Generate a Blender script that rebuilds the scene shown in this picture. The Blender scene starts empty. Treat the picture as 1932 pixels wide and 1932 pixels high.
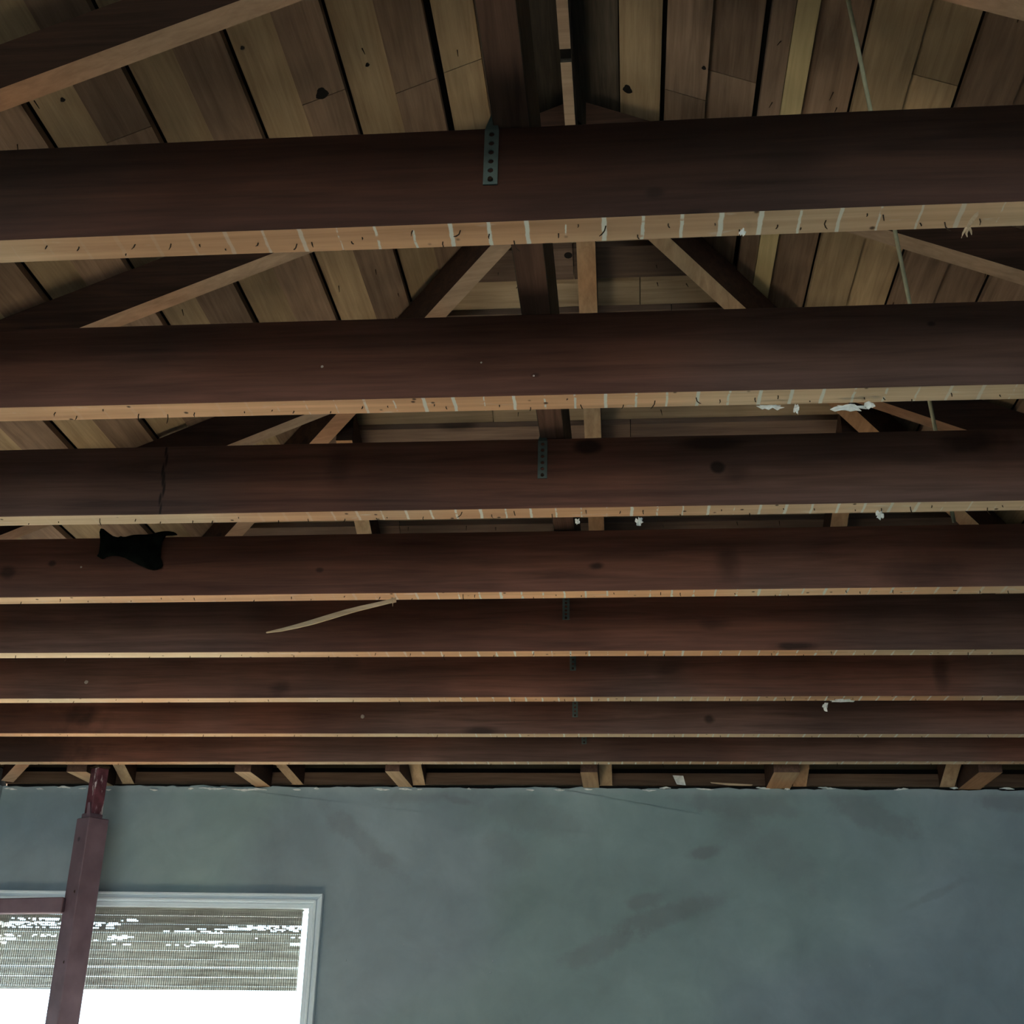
import bpy, bmesh, math, random
from mathutils import Vector, Matrix
random.seed(7)
SC = bpy.context.scene
COL = SC.collection

# ------------------------------------------------------------------ camera, light, exposure
F_PX, YAW, PITCH, ROLL = 2344.8, -0.0977, 0.4083, 0.0228
cy, sy = math.cos(YAW), math.sin(YAW)
FWD = Vector((sy*math.cos(PITCH), cy*math.cos(PITCH), math.sin(PITCH)))
R0 = Vector((cy, -sy, 0)); U0 = R0.cross(FWD)
RT = math.cos(ROLL)*R0 + math.sin(ROLL)*U0
UP = -math.sin(ROLL)*R0 + math.cos(ROLL)*U0
cam_d = bpy.data.cameras.new('camera'); cam = bpy.data.objects.new('camera', cam_d); COL.objects.link(cam)
M = Matrix.Identity(4)
for i in range(3):
    M[i][0] = RT[i]; M[i][1] = UP[i]; M[i][2] = -FWD[i]
cam.matrix_world = M
cam_d.sensor_fit = 'HORIZONTAL'; cam_d.sensor_width = 36; cam_d.lens = 36*F_PX/1932; cam_d.clip_start = 0.05
SC.camera = cam
SC.view_settings.view_transform = 'Standard'; SC.view_settings.look = 'None'
SC.view_settings.gamma = 1; SC.view_settings.use_curve_mapping = False
SC.view_settings.exposure = 0.0

def at(x, y, Y=None, Z=None):
    d = (x-966)/F_PX*RT - (y-966)/F_PX*UP + FWD
    s = Y/d.y if Y is not None else Z/d.z
    return d*s

world = bpy.data.worlds.new('sky'); SC.world = world; world.use_nodes = True
bg = world.node_tree.nodes['Background']
bg.inputs[0].default_value = (0.60, 0.84, 1.0, 1); bg.inputs[1].default_value = 6.6
sun_d = bpy.data.lights.new('sun', 'SUN'); sun_d.energy = 78; sun_d.color = (1, .96, .88); sun_d.angle = .02
sun = bpy.data.objects.new('sun', sun_d); COL.objects.link(sun)
sun.rotation_euler = (math.radians(-52), 0, math.radians(8))
def portal(name, loc, rot, sx, sz):
    d = bpy.data.lights.new(name, 'AREA'); d.shape = 'RECTANGLE'; d.size = sx; d.size_y = sz
    d.cycles.is_portal = True
    o = bpy.data.objects.new(name, d); COL.objects.link(o); o.location = loc; o.rotation_euler = rot

# ------------------------------------------------------------------ dimensions (metres, eye at the origin)
H = 0.853            # underside of the ceiling joists
XL, XR, XC = -2.295, 2.115, -0.09
YF, YB = 4.42, -4.6  # far wall, rear wall
FL = -1.5
SL = 0.42938         # roof slope
ZR = H + SL*(XC-XL)
RD = 0.103           # rafter depth measured straight up
YH = YF-(XC-XL)      # y of the ridge's end, where the hips start
PI = math.pi
portal('window_daylight', (-1.67, YF+.16, -.06), (math.radians(-90), 0, 0), 1.14, 1.0)
portal('rear_window_daylight', (-.1, YB-.14, -.1), (math.radians(90), 0, 0), 3.8, 1.7)

# ------------------------------------------------------------------ materials
def mat(name):
    m = bpy.data.materials.new(name); m.use_nodes = True
    nt = m.node_tree
    return m, nt, nt.nodes['Principled BSDF']
def N(nt, kind, **kw):
    n = nt.nodes.new(kind)
    for k, v in kw.items(): setattr(n, k, v)
    return n
def mathn(nt, op, a, b=None, c=None, clamp=False):
    n = N(nt, 'ShaderNodeMath', operation=op); n.use_clamp = clamp
    for i, v in enumerate((a, b, c)):
        if v is None: continue
        if isinstance(v, (int, float)): n.inputs[i].default_value = v
        else: nt.links.new(v, n.inputs[i])
    return n.outputs[0]
def vmath(nt, op, a, b=None):
    n = N(nt, 'ShaderNodeVectorMath', operation=op)
    for i, v in enumerate((a, b)):
        if v is None: continue
        if isinstance(v, tuple): n.inputs[i].default_value = v
        else: nt.links.new(v, n.inputs[i])
    return n
def noise(nt, vec, scale, detail=3, rough=.5, dist=0):
    n = N(nt, 'ShaderNodeTexNoise'); n.inputs['Scale'].default_value = scale
    n.inputs['Detail'].default_value = detail; n.inputs['Roughness'].default_value = rough
    n.inputs['Distortion'].default_value = dist
    nt.links.new(vec, n.inputs['Vector']); return n
def ramp(nt, fac, stops):
    n = N(nt, 'ShaderNodeValToRGB'); e = n.color_ramp.elements
    while len(e) < len(stops): e.new(.5)
    for i, (p, c) in enumerate(stops): e[i].position = p; e[i].color = (*c, 1) if len(c) == 3 else c
    nt.links.new(fac, n.inputs[0]); return n.outputs[0]
def mix(nt, fac, a, b, mode='MIX'):
    n = N(nt, 'ShaderNodeMix', data_type='RGBA', blend_type=mode)
    for i, v in ((0, fac), (6, a), (7, b)):
        if isinstance(v, (int, float)): n.inputs[i].default_value = v
        elif isinstance(v, tuple): n.inputs[i].default_value = (*v, 1)
        else: nt.links.new(v, n.inputs[i])
    return n.outputs[2]
def smooth(nt, v, a, b, lo=0., hi=1.):
    n = N(nt, 'ShaderNodeMapRange', interpolation_type='SMOOTHSTEP')
    nt.links.new(v, n.inputs[0])
    for i, x in enumerate((a, b, lo, hi)): n.inputs[i+1].default_value = x
    return n.outputs[0]
def bump(nt, bsdf, h, strength=.3, dist=.002):
    b = N(nt, 'ShaderNodeBump'); b.inputs['Strength'].default_value = strength
    b.inputs['Distance'].default_value = dist
    nt.links.new(h, b.inputs['Height']); nt.links.new(b.outputs[0], bsdf.inputs['Normal'])
def ellipse(nt, pos, c, r, soft=.5, wob=None):
    """1 inside an ellipsoid centred at c with radii r, fading to 0"""
    v = vmath(nt, 'SUBTRACT', pos, tuple(c)).outputs[0]
    v = vmath(nt, 'DIVIDE', v, tuple(r)).outputs[0]
    d = vmath(nt, 'LENGTH', v).outputs['Value']
    if wob is not None: d = mathn(nt, 'ADD', d, wob)
    return smooth(nt, d, 1-soft, 1+soft, 1, 0)

def wood(name, dark, light, axis='x', rough=.75, var=.25, knots=(), cells=True, blotch=.35, grain=1.0, hue=None, shade=False):
    m, nt, b = mat(name)
    geo = N(nt, 'ShaderNodeNewGeometry'); oi = N(nt, 'ShaderNodeObjectInfo')
    st = {'x': (3, 60, 60), 'y': (60, 3, 60), 'z': (60, 60, 3)}[axis]
    off = vmath(nt, 'SCALE', (1, 1, 1)); nt.links.new(oi.outputs['Random'], off.inputs[3])
    pos = vmath(nt, 'ADD', geo.outputs['Position'], off.outputs[0]).outputs[0]
    pg = vmath(nt, 'MULTIPLY', pos, tuple(s*grain for s in st)).outputs[0]
    n1 = noise(nt, pg, 1.0, 5, .62, .6)
    n2 = noise(nt, pos, 2.2, 3, .55)
    n3 = noise(nt, vmath(nt, 'MULTIPLY', pg, (3, 3, 3)).outputs[0], 1.0, 2, .6)
    f = mathn(nt, 'ADD', mathn(nt, 'MULTIPLY', n1.outputs[0], .75), mathn(nt, 'MULTIPLY', n3.outputs[0], .25))
    col = ramp(nt, f, [(.33, dark), (.66, light)])
    k = smooth(nt, n2.outputs[0], .32, .68, 1-blotch, 1+blotch*.6)
    col = mix(nt, 1, col, (1, 1, 1), 'MULTIPLY')
    kk = mathn(nt, 'MULTIPLY', k, mathn(nt, 'ADD', mathn(nt, 'MULTIPLY', oi.outputs['Random'], var*2), 1-var))
    if shade: kk = mathn(nt, 'MULTIPLY', kk, oi.outputs['Alpha'])  # per-object tone, carries the glare painted on the joist sides
    comb = N(nt, 'ShaderNodeCombineColor')
    for i in range(3): nt.links.new(kk, comb.inputs[i])
    col = mix(nt, 1, col, comb.outputs[0], 'MULTIPLY')
    if hue:
        hn = noise(nt, pos, 1.3, 2)
        col = mix(nt, smooth(nt, hn.outputs[0], .4, .62), col, mix(nt, 1, col, hue, 'MULTIPLY'))
    if cells:
        sc = {'x': (1.8, 7, 7), 'y': (7, 1.8, 7), 'z': (7, 7, 1.8)}[axis]
        vo = N(nt, 'ShaderNodeTexVoronoi'); vo.inputs['Scale'].default_value = 1
        nt.links.new(vmath(nt, 'MULTIPLY', pos, sc).outputs[0], vo.inputs['Vector'])
        col = mix(nt, smooth(nt, vo.outputs['Distance'], .05, .14, .75, 0), col, tuple(c*.4 for c in dark))
    wob = mathn(nt, 'MULTIPLY', mathn(nt, 'SUBTRACT', noise(nt, geo.outputs['Position'], 28, 3).outputs[0], .5), 1.1)
    for c, r, s, q in knots:
        e = ellipse(nt, geo.outputs['Position'], c, r, q, wob)
        col = mix(nt, mathn(nt, 'MULTIPLY', e, s), col, tuple(x*.22 for x in dark))
    nt.links.new(col, b.inputs['Base Color']); b.inputs['Roughness'].default_value = rough
    b.inputs['Specular IOR Level'].default_value = .25
    bump(nt, b, f, .35, .0015)
    return m, nt, b, col, geo

JY = [(1.1440,0.8528,1.1411,0.8540,0.0460,0.1321),(1.5440,0.8526,1.5505,0.8530,0.0445,0.1342),
      (1.9458,0.8528,1.9496,0.8533,0.0427,0.1327),(2.3682,0.8524,2.3675,0.8541,0.0430,0.1321),
      (2.7750,0.8545,2.7794,0.8510,0.0441,0.1327),(3.1872,0.8531,3.1868,0.8536,0.0471,0.1327),
      (3.5942,0.8528,3.5955,0.8515,0.0437,0.1327),(3.9874,0.8527,3.9839,0.8568,0.0440,0.1327)]
def jy(k): return (JY[k][0]+JY[k][2])/2
def face_spot(k, px, py, rx, rz, s=.7, q=.5): return (at(px, py, Y=jy(k)), (rx, .04, rz), s, q)
KN = [face_spot(2, 1112, 843, .022, .012, .8, .4), face_spot(2, 1353, 882, .013, .011, .85, .35),
      face_spot(2, 1835, 832, .05, .022, .7, .6), face_spot(2, 1390, 890, .02, .016, .35, .7),
      face_spot(3, 1126, 1068, .014, .008, .75, .5), face_spot(3, 1372, 1062, .022, .034, .5, .7),
      face_spot(3, 14, 1080, .016, .014, .6, .5), face_spot(3, 98, 1063, .008, .006, .7, .5),
      face_spot(3, 603, 1076, .008, .005, .6, .5), face_spot(3, 1740, 1080, .07, .04, .45, .8),
      face_spot(4, 1500, 1219, .045, .008, .8, .6), face_spot(4, 1345, 1177, .03, .012, .4, .7),
      face_spot(5, 1262, 1262, .03, .03, .4, .7), face_spot(5, 1775, 1268, .018, .045, .55, .6),
      face_spot(5, 528, 1300, .025, .018, .5, .7), face_spot(5, 655, 1252, .03, .02, .3, .7),
      face_spot(6, 1338, 1357, .014, .012, .7, .5), face_spot(6, 155, 1348, .04, .03, .6, .7),
      face_spot(6, 40, 1360, .22, .06, .55, .5), face_spot(7, 40, 1415, .22, .06, .6, .5),
      face_spot(0, 1236, 363, .01, .007, .6, .5), face_spot(0, 1315, 402, .012, .006, .6, .5),
      face_spot(0, 1500, 300, .04, .012, .35, .7), face_spot(1, 1757, 610, .006, .004, .7, .5),
      face_spot(1, 1010, 708, .006, .004, .5, .5), face_spot(1, 1510, 648, .06, .01, .3, .8),
      face_spot(2, 640, 880, .02, .03, .35, .7), face_spot(2, 970, 900, .1, .02, -.0, .7)]
# the dark check (crack) across the third joist
p0, p1 = at(314, 850, Y=jy(2)), at(303, 962, Y=jy(2))
for i in range(7):
    t = i/6; KN.append((p0.lerp(p1, t)+Vector((.003*math.sin(i*2.1), 0, 0)), (.0022, .04, .013), .9, .5))
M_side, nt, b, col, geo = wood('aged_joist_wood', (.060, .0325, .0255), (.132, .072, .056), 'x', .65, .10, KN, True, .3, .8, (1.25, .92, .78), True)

def cut_wood(name, a, c, axis, marks):
    m, nt, b, col, geo = wood(name, a, c, axis, .8, .12, (), False, .15, .7, (1.0, .74, .60))
    if marks:
        pos = geo.outputs['Position']
        sx = N(nt, 'ShaderNodeSeparateXYZ'); nt.links.new(pos, sx.inputs[0])
        X, Y = sx.outputs[0], sx.outputs[1]
        nw = noise(nt, pos, 55, 3)
        u = mathn(nt, 'ADD', mathn(nt, 'DIVIDE', X, .0434), mathn(nt, 'MULTIPLY', mathn(nt, 'SUBTRACT', Y, 1.143), .36))
        u = mathn(nt, 'SUBTRACT', u, .12)
        u = mathn(nt, 'ADD', u, mathn(nt, 'MULTIPLY', mathn(nt, 'SUBTRACT', nw.outputs[0], .5), .09))
        fr = mathn(nt, 'ABSOLUTE', mathn(nt, 'SUBTRACT', mathn(nt, 'FRACT', u), .5))
        fl = mathn(nt, 'FLOOR', u)
        wn = N(nt, 'ShaderNodeTexWhiteNoise', noise_dimensions='2D')
        cx = N(nt, 'ShaderNodeCombineXYZ'); nt.links.new(fl, cx.inputs[0])
        nt.links.new(mathn(nt, 'FLOOR', mathn(nt, 'MULTIPLY', Y, 2.5)), cx.inputs[1]); nt.links.new(cx.outputs[0], wn.inputs['Vector'])
        w = mathn(nt, 'ADD', mathn(nt, 'MULTIPLY', wn.outputs[0], .05), .018)
        line = smooth(nt, mathn(nt, 'DIVIDE', fr, w), .7, 1.25, 1, 0)
        br = noise(nt, pos, 75, 2)
        line = mathn(nt, 'MULTIPLY', line, smooth(nt, mathn(nt, 'ADD', br.outputs[0], mathn(nt, 'MULTIPLY', wn.outputs[0], .35)), .46, .62))
        zone = mathn(nt, 'ADD', smooth(nt, mathn(nt, 'ADD', X, mathn(nt, 'MULTIPLY', Y, .06)), -.5, -.1, .06, 1), 0)
        line = mathn(nt, 'MULTIPLY', line, zone)
        line = mathn(nt, 'MULTIPLY', line, smooth(nt, mathn(nt, 'SUBTRACT', X, mathn(nt, 'MULTIPLY', Y, .25)), -.15, .15, 1, .5))
        line = mathn(nt, 'MULTIPLY', line, .92)
        # smeared plaster rubbed onto the wood, and rusty nail-hole stains
        sm = smooth(nt, noise(nt, vmath(nt, 'MULTIPLY', pos, (18, 60, 18)).outputs[0], 1, 3).outputs[0], .64, .76, 0, .35)
        col = mix(nt, mathn(nt, 'MAXIMUM', line, sm), col, (.72, .76, .70))
        vo = N(nt, 'ShaderNodeTexVoronoi'); vo.inputs['Scale'].default_value = 38
        nt.links.new(vmath(nt, 'MULTIPLY', pos, (1, 1, .2)).outputs[0], vo.inputs['Vector'])
        wsel = mathn(nt, 'GREATER_THAN', N_sep(nt, vo.outputs['Color']), .58)
        col = mix(nt, mathn(nt, 'MULTIPLY', smooth(nt, vo.outputs['Distance'], .06, .17, .9, 0), wsel), col, (.045, .022, .01))
        nt.links.new(col, b.inputs['Base Color'])
    return m
def N_sep(nt, c):
    s = N(nt, 'ShaderNodeSeparateColor'); nt.links.new(c, s.inputs[0]); return s.outputs[0]
M_under = cut_wood('pale_joist_underside', (.53, .395, .255), (.76, .60, .41), 'x', True)
M_rafter_side = wood('dark_rafter_wood', (.03, .015, .010), (.075, .036, .022), 'x', .7, .25)[0]  # darker tone for the rafter sides
M_rafter_under = cut_wood('pale_rafter_underside', (.33, .23, .155), (.48, .345, .24), 'x', False)
M_jack_under = cut_wood('pale_jack_rafter_underside', (.40, .27, .16), (.62, .45, .28), 'y', False)
M_deck_light = wood('yellow_sheathing_wood', (.29, .20, .115), (.46, .335, .20), 'y', .8, .2, (), True, .3)[0]
M_deck_brown = wood('brown_sheathing_wood', (.165, .105, .068), (.30, .20, .135), 'y', .8, .25, (), True, .35)[0]
M_deck_dark = wood('shadow_dark_sheathing_wood', (.038, .030, .022), (.10, .08, .06), 'y', .8, .2, (), True, .4)[0]  # shadow around the ridge, put into the board colour
M_deck_strip = wood('fresh_yellow_strip_wood', (.5, .39, .2), (.66, .52, .28), 'y', .8, .1)[0]
M_hip_light = wood('yellow_hip_sheathing_wood', (.30, .215, .13), (.46, .34, .22), 'x', .8, .2, (), True, .3)[0]
M_hip_brown = wood('brown_hip_sheathing_wood', (.12, .075, .054), (.21, .14, .10), 'x', .8, .25, (), True, .35)[0]
M_red_wood = wood('reddish_strongback_wood', (.085, .045, .032), (.19, .105, .075), 'y', .7, .1, (), False, .3)[0]
M_splint = wood('fresh_split_wood', (.5, .34, .2), (.72, .54, .36), 'x', .8, .1, (), False, .1)[0]

def plain(name, c, rough=.7, metal=0, nscale=0, amt=.2, spec=.3):
    m, nt, b = mat(name)
    b.inputs['Roughness'].default_value = rough; b.inputs['Metallic'].default_value = metal
    b.inputs['Specular IOR Level'].default_value = spec
    g = N(nt, 'ShaderNodeNewGeometry')
    n = noise(nt, g.outputs['Position'], nscale or 20, 4)
    col = ramp(nt, n.outputs[0], [(.3, tuple(x*(1-amt) for x in c)), (.7, tuple(x*(1+amt) for x in c))])
    nt.links.new(col, b.inputs['Base Color']); return m
M_felt = plain('dark_roofing_felt', (.012, .010, .009), .95)
M_metal = plain('dull_galvanised_metal', (.15, .20, .19), .55, .5, 40, .25)
M_rust = plain('rusty_nail_metal', (.05, .028, .016), .7, .3, 80, .4)
M_cloth = plain('black_cloth', (.008, .010, .008), .95, 0, 60, .4, .05)
M_paper = plain('torn_white_paper', (.88, .88, .84), .9, 0, 90, .2)
M_cord = plain('pale_green_grey_cord', (.46, .46, .32), .8, 0, 60, .15)
M_white = plain('white_window_paint', (.80, .90, .96), .35, 0, 8, .04, .5)
M_speck = plain('plaster_speck', (.45, .38, .33), .9)
M_hole = plain('dark_knot_hole', (.006, .004, .003), .95)
M_floor = wood('tan_plank_floor', (.46, .40, .30), (.62, .55, .43), 'y', .55, .1, (), False, .15)[0]
M_sidewall = plain('blue_grey_wall_paint', (.36, .43, .46), .8, 0, 3, .1)
M_ground = plain('pale_concrete_ground', (.5, .48, .42), .9, 0, 2, .15)
M_plate = wood('brown_top_plate_wood', (.085, .048, .030), (.16, .10, .065), 'x', .8, .1, (), False, .2)[0]

# red paint with scrapes
M_red, nt, b = mat('worn_dark_red_paint')
g = N(nt, 'ShaderNodeNewGeometry')
n = noise(nt, g.outputs['Position'], 14, 4)
col = ramp(nt, n.outputs[0], [(.3, (.14, .085, .105)), (.7, (.21, .135, .165))])
vo = N(nt, 'ShaderNodeTexVoronoi'); vo.inputs['Scale'].default_value = 9; nt.links.new(g.outputs['Position'], vo.inputs['Vector'])
col = mix(nt, smooth(nt, vo.outputs['Distance'], .05, .1, .8, 0), col, (.02, .012, .015))
nt.links.new(col, b.inputs['Base Color']); b.inputs['Roughness'].default_value = .55
M_redtop, nt, b = mat('scraped_red_paint')
g = N(nt, 'ShaderNodeNewGeometry')
n = noise(nt, vmath(nt, 'MULTIPLY', g.outputs['Position'], (55, 55, 16)).outputs[0], 1, 3)
n2 = noise(nt, g.outputs['Position'], 30, 3)
col = ramp(nt, n2.outputs[0], [(.35, (.08, .02, .03)), (.7, (.20, .06, .08))])
col = mix(nt, smooth(nt, n.outputs[0], .55, .6), col, (.62, .56, .56))
nt.links.new(col, b.inputs['Base Color']); b.inputs['Roughness'].default_value = .6

# far wall plaster: blue grey skim with trowel clouds and dark smears
M_wall, nt, b = mat('blue_grey_skim_plaster')
g = N(nt, 'ShaderNodeNewGeometry'); P = g.outputs['Position']
na = noise(nt, vmath(nt, 'MULTIPLY', P, (1, 1, 1.3)).outputs[0], 1.7, 5, .55, .7)
nb = noise(nt, P, 6.5, 4, .6, .5)
nc = noise(nt, P, 40, 3, .6)
f = mathn(nt, 'ADD', mathn(nt, 'MULTIPLY', na.outputs[0], .62), mathn(nt, 'MULTIPLY', nb.outputs[0], .38))
col = ramp(nt, f, [(.30, (.24, .30, .328)), (.5, (.305, .378, .418)), (.68, (.38, .468, .51))])
nd = noise(nt, P, 1.1, 2)
col = mix(nt, smooth(nt, nd.outputs[0], .42, .62), col, mix(nt, 1, col, (.95, 1.02, .93), 'MULTIPLY'))
wob = mathn(nt, 'MULTIPLY', mathn(nt, 'SUBTRACT', noise(nt, P, 11, 5, .7).outputs[0], .5), 2.6)
def smear(px, py, w, h, deg, s):
    global col
    c = at(px, py, Y=YF)
    v = vmath(nt, 'SUBTRACT', P, tuple(c)).outputs[0]
    r = N(nt, 'ShaderNodeVectorRotate', rotation_type='Y_AXIS'); nt.links.new(v, r.inputs['Vector']); r.inputs['Angle'].default_value = math.radians(-deg)
    d = vmath(nt, 'LENGTH', vmath(nt, 'DIVIDE', r.outputs[0], (w, 9, h)).outputs[0]).outputs['Value']
    d = mathn(nt, 'ADD', d, wob)
    col = mix(nt, smooth(nt, d, .55, 1.5, s*.8, 0), col, (.20, .21, .22) if s > 0 else (.5, .56, .57))
for a in ((690, 1592, .16, .035, 38, .45), (1325, 1610, .07, .02, -12, .65), (1215, 1700, .07, .022, -15, .55),
          (1130, 1790, .13, .035, -20, .5), (1260, 1725, .16, .03, -17, .55), (1640, 1535, .13, .045, 20, .5),
          (1910, 1512, .09, .03, 5, .6), (1450, 1600, .2, .06, 35, .3), (1000, 1540, .2, .05, 15, .3),
          (1400, 1520, .2, .035, 5, .4), (780, 1500, .12, .03, -5, .35), (865, 1510, .05, .012, 10, .5),
          (1760, 1690, .1, .012, -25, .35), (960, 1600, .1, .05, 30, .3)): smear(*a)
# ragged, bluish highlight painted along the top edge
sz = N(nt, 'ShaderNodeSeparateXYZ'); nt.links.new(P, sz.inputs[0])
top = smooth(nt, mathn(nt, 'ADD', sz.outputs[2], mathn(nt, 'MULTIPLY', nb.outputs[0], .05)), .845, .878, 0, .5)
col = mix(nt, top, col, (.46, .53, .54))
nt.links.new(col, b.inputs['Base Color']); b.inputs['Roughness'].default_value = .7
b.inputs['Specular IOR Level'].default_value = .3
bump(nt, b, mathn(nt, 'ADD', f, mathn(nt, 'MULTIPLY', nc.outputs[0], .1)), .35, .004)

# glass and matchstick blind
M_glass, nt, b = mat('window_glass')
tr = N(nt, 'ShaderNodeBsdfTransparent'); gl = N(nt, 'ShaderNodeBsdfGlossy'); gl.inputs['Roughness'].default_value = .02
mx = N(nt, 'ShaderNodeMixShader'); fr_ = N(nt, 'ShaderNodeFresnel'); fr_.inputs[0].default_value = 1.3
nt.links.new(fr_.outputs[0], mx.inputs[0]); nt.links.new(tr.outputs[0], mx.inputs[1]); nt.links.new(gl.outputs[0], mx.inputs[2])
nt.links.new(mx.outputs[0], nt.nodes['Material Output'].inputs[0])
M_bamboo, nt, b = mat('backlit_matchstick_bamboo')
g = N(nt, 'ShaderNodeNewGeometry')
n = noise(nt, vmath(nt, 'MULTIPLY', g.outputs['Position'], (8, 8, 240)).outputs[0], 1, 3)
col = ramp(nt, n.outputs[0], [(.3, (.17, .155, .125)), (.7, (.30, .285, .24))])
nt.links.new(col, b.inputs['Base Color']); b.inputs['Roughness'].default_value = .6
tl = N(nt, 'ShaderNodeBsdfTranslucent'); nt.links.new(mix(nt, 1, col, (.52, .60, .70), 'MULTIPLY'), tl.inputs[0])
ad = N(nt, 'ShaderNodeAddShader'); nt.links.new(b.outputs[0], ad.inputs[0]); nt.links.new(tl.outputs[0], ad.inputs[1])
nt.links.new(ad.outputs[0], nt.nodes['Material Output'].inputs[0])

# ------------------------------------------------------------------ mesh helpers
def link_mesh(name, bm, mats, parent=None, bevel=0, smooth_=False):
    bmesh.ops.recalc_face_normals(bm, faces=bm.faces)
    me = bpy.data.meshes.new(name)
    # origin at the centre of the bounding box, on its base
    xs = [v.co for v in bm.verts]
    o = Vector(((min(v.x for v in xs)+max(v.x for v in xs))/2, (min(v.y for v in xs)+max(v.y for v in xs))/2, min(v.z for v in xs)))
    bmesh.ops.translate(bm, verts=bm.verts, vec=-o)
    if smooth_:
        for f in bm.faces: f.smooth = True
    bm.to_mesh(me); bm.free()
    for m in (mats if isinstance(mats, (list, tuple)) else [mats]): me.materials.append(m)
    ob = bpy.data.objects.new(name, me); COL.objects.link(ob); ob.location = o
    if parent is not None:
        ob.parent = parent; ob.location = o - PW[parent]
    PW[ob] = o.copy()
    if bevel:
        bv = ob.modifiers.new('bevel', 'BEVEL'); bv.width = bevel; bv.segments = 2 if name.startswith('casing') else 1; bv.limit_method = 'ANGLE'
    return ob
PW = {}
def empty(name, loc, parent=None):
    o = bpy.data.objects.new(name, None); COL.objects.link(o); o.location = loc; o.empty_display_size = .05
    PW[o] = Vector(loc)
    if parent is not None: o.parent = parent; o.location = Vector(loc)-PW[parent]
    return o
def tag(o, label, cat, group=None, kind=None):
    if label: o['label'] = label
    if cat: o['category'] = cat
    if group: o['group'] = group
    if kind: o['kind'] = kind
    return o
def struct(o, label=None):
    o['kind'] = 'structure'
    if label: o['label'] = label
    return o
def hexa(bm, p, mi=(0,)*6):
    """p: 8 corners, bottom four (ccw) then top four; mi: material of bottom, top, and four sides"""
    v = [bm.verts.new(q) for q in p]
    for idx, m in zip(((3, 2, 1, 0), (4, 5, 6, 7), (0, 1, 5, 4), (1, 2, 6, 5), (2, 3, 7, 6), (3, 0, 4, 7)), mi):
        f = bm.faces.new([v[i] for i in idx]); f.material_index = m
    return v
def box(bm, x0, x1, y0, y1, z0, z1, mi=(0,)*6):
    return hexa(bm, [(x0, y0, z0), (x1, y0, z0), (x1, y1, z0), (x0, y1, z0), (x0, y0, z1), (x1, y0, z1), (x1, y1, z1), (x0, y1, z1)], mi)
def tube(bm, pts, rads, n=8, cap=True):
    pts = [Vector(p) for p in pts]; rings = []
    for i, p in enumerate(pts):
        t = (pts[min(i+1, len(pts)-1)]-pts[max(i-1, 0)]).normalized()
        a = t.cross(Vector((0, 0, 1)) if abs(t.z) < .9 else Vector((1, 0, 0))).normalized(); b_ = t.cross(a)
        r = rads if isinstance(rads, (int, float)) else rads[i]
        rings.append([bm.verts.new(p+a*math.cos(2*PI*k/n)*r+b_*math.sin(2*PI*k/n)*r) for k in range(n)])
    for A, B in zip(rings, rings[1:]):
        for k in range(n): bm.faces.new((A[k], A[(k+1) % n], B[(k+1) % n], B[k]))
    if cap: bm.faces.new(rings[0][::-1]); bm.faces.new(rings[-1])
def slab(bm, outline, d):
    """extrude a closed outline of points by vector d"""
    a = [bm.verts.new(p) for p in outline]; c = [bm.verts.new(Vector(p)+Vector(d)) for p in outline]
    bm.faces.new(a); bm.faces.new(c[::-1]); n = len(a)
    for i in range(n): bm.faces.new((a[i], c[i], c[(i+1) % n], a[(i+1) % n]))

# ------------------------------------------------------------------ room shell
# floor and outside ground
bm = bmesh.new(); box(bm, XL-.12, XR+.12, YB-.12, YF+.14, FL-.1, FL-.012); fl = struct(link_mesh('floor', bm, M_floor))
n_ = 22; w_ = (XR-XL)/n_
for i in range(n_):
    bm = bmesh.new(); box(bm, XL+i*w_+.0015, XL+(i+1)*w_-.0015, YB, YF, FL-.012, FL); link_mesh('floor_plank', bm, M_floor, fl)
bm = bmesh.new(); box(bm, -14, 14, -16, 18, FL-.3, FL-.16); g_ = struct(link_mesh('ground', bm, M_ground))
# far wall with window opening, its top edge ragged where the ceiling plaster was broken away
WX0, WX1, WZ0, WZ1 = -2.26, -1.105, -.56, .437
wf = empty('wall_far', (XC, YF, FL)); struct(wf, 'blue grey plastered wall with cloudy trowel marks and a ragged top edge')
def ragged(x0, x1, zb, zt, amp, seed, y0, y1, m, name, parent, step=.02):
    rnd = random.Random(seed); pts = []; x = x0
    pts.append((x0, zb)); pts.append((x1, zb)); x = x1
    z = zt
    while x > x0:
        z = zt+(z-zt)*.6+rnd.uniform(-amp, amp)
        if rnd.random() < .12: z += amp*1.2
        pts.append((x, z)); x -= step*rnd.uniform(.3, 1.3)
    pts.append((x0, zt))
    bm = bmesh.new(); slab(bm, [Vector((a, y0, b_)) for a, b_ in pts], (0, y1-y0, 0))
    bmesh.ops.triangulate(bm, faces=[f for f in bm.faces if len(f.verts) > 4])
    return link_mesh(name, bm, m, parent)
ragged(XL, XR, WZ1, H-.0005, .0025, 3, YF, YF+.02, M_wall, 'plaster_above_window', wf)
bm = bmesh.new(); box(bm, WX1, XR, YF, YF+.02, FL, WZ1); link_mesh('plaster', bm, M_wall, wf)
bm = bmesh.new(); box(bm, XL, WX0, YF, YF+.02, FL, WZ1); link_mesh('plaster', bm, M_wall, wf)
bm = bmesh.new(); box(bm, WX0, WX1, YF, YF+.02, FL, WZ0); link_mesh('plaster', bm, M_wall, wf)
for a in ((XL-.12, WX0, FL, H), (WX1, XR+.12, FL, H), (WX0, WX1, WZ1, H), (WX0, WX1, FL, WZ0)):
    bm = bmesh.new(); box(bm, a[0], a[1], YF+.02, YF+.12, a[2], a[3]); link_mesh('wall_core', bm, M_felt, wf)
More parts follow.
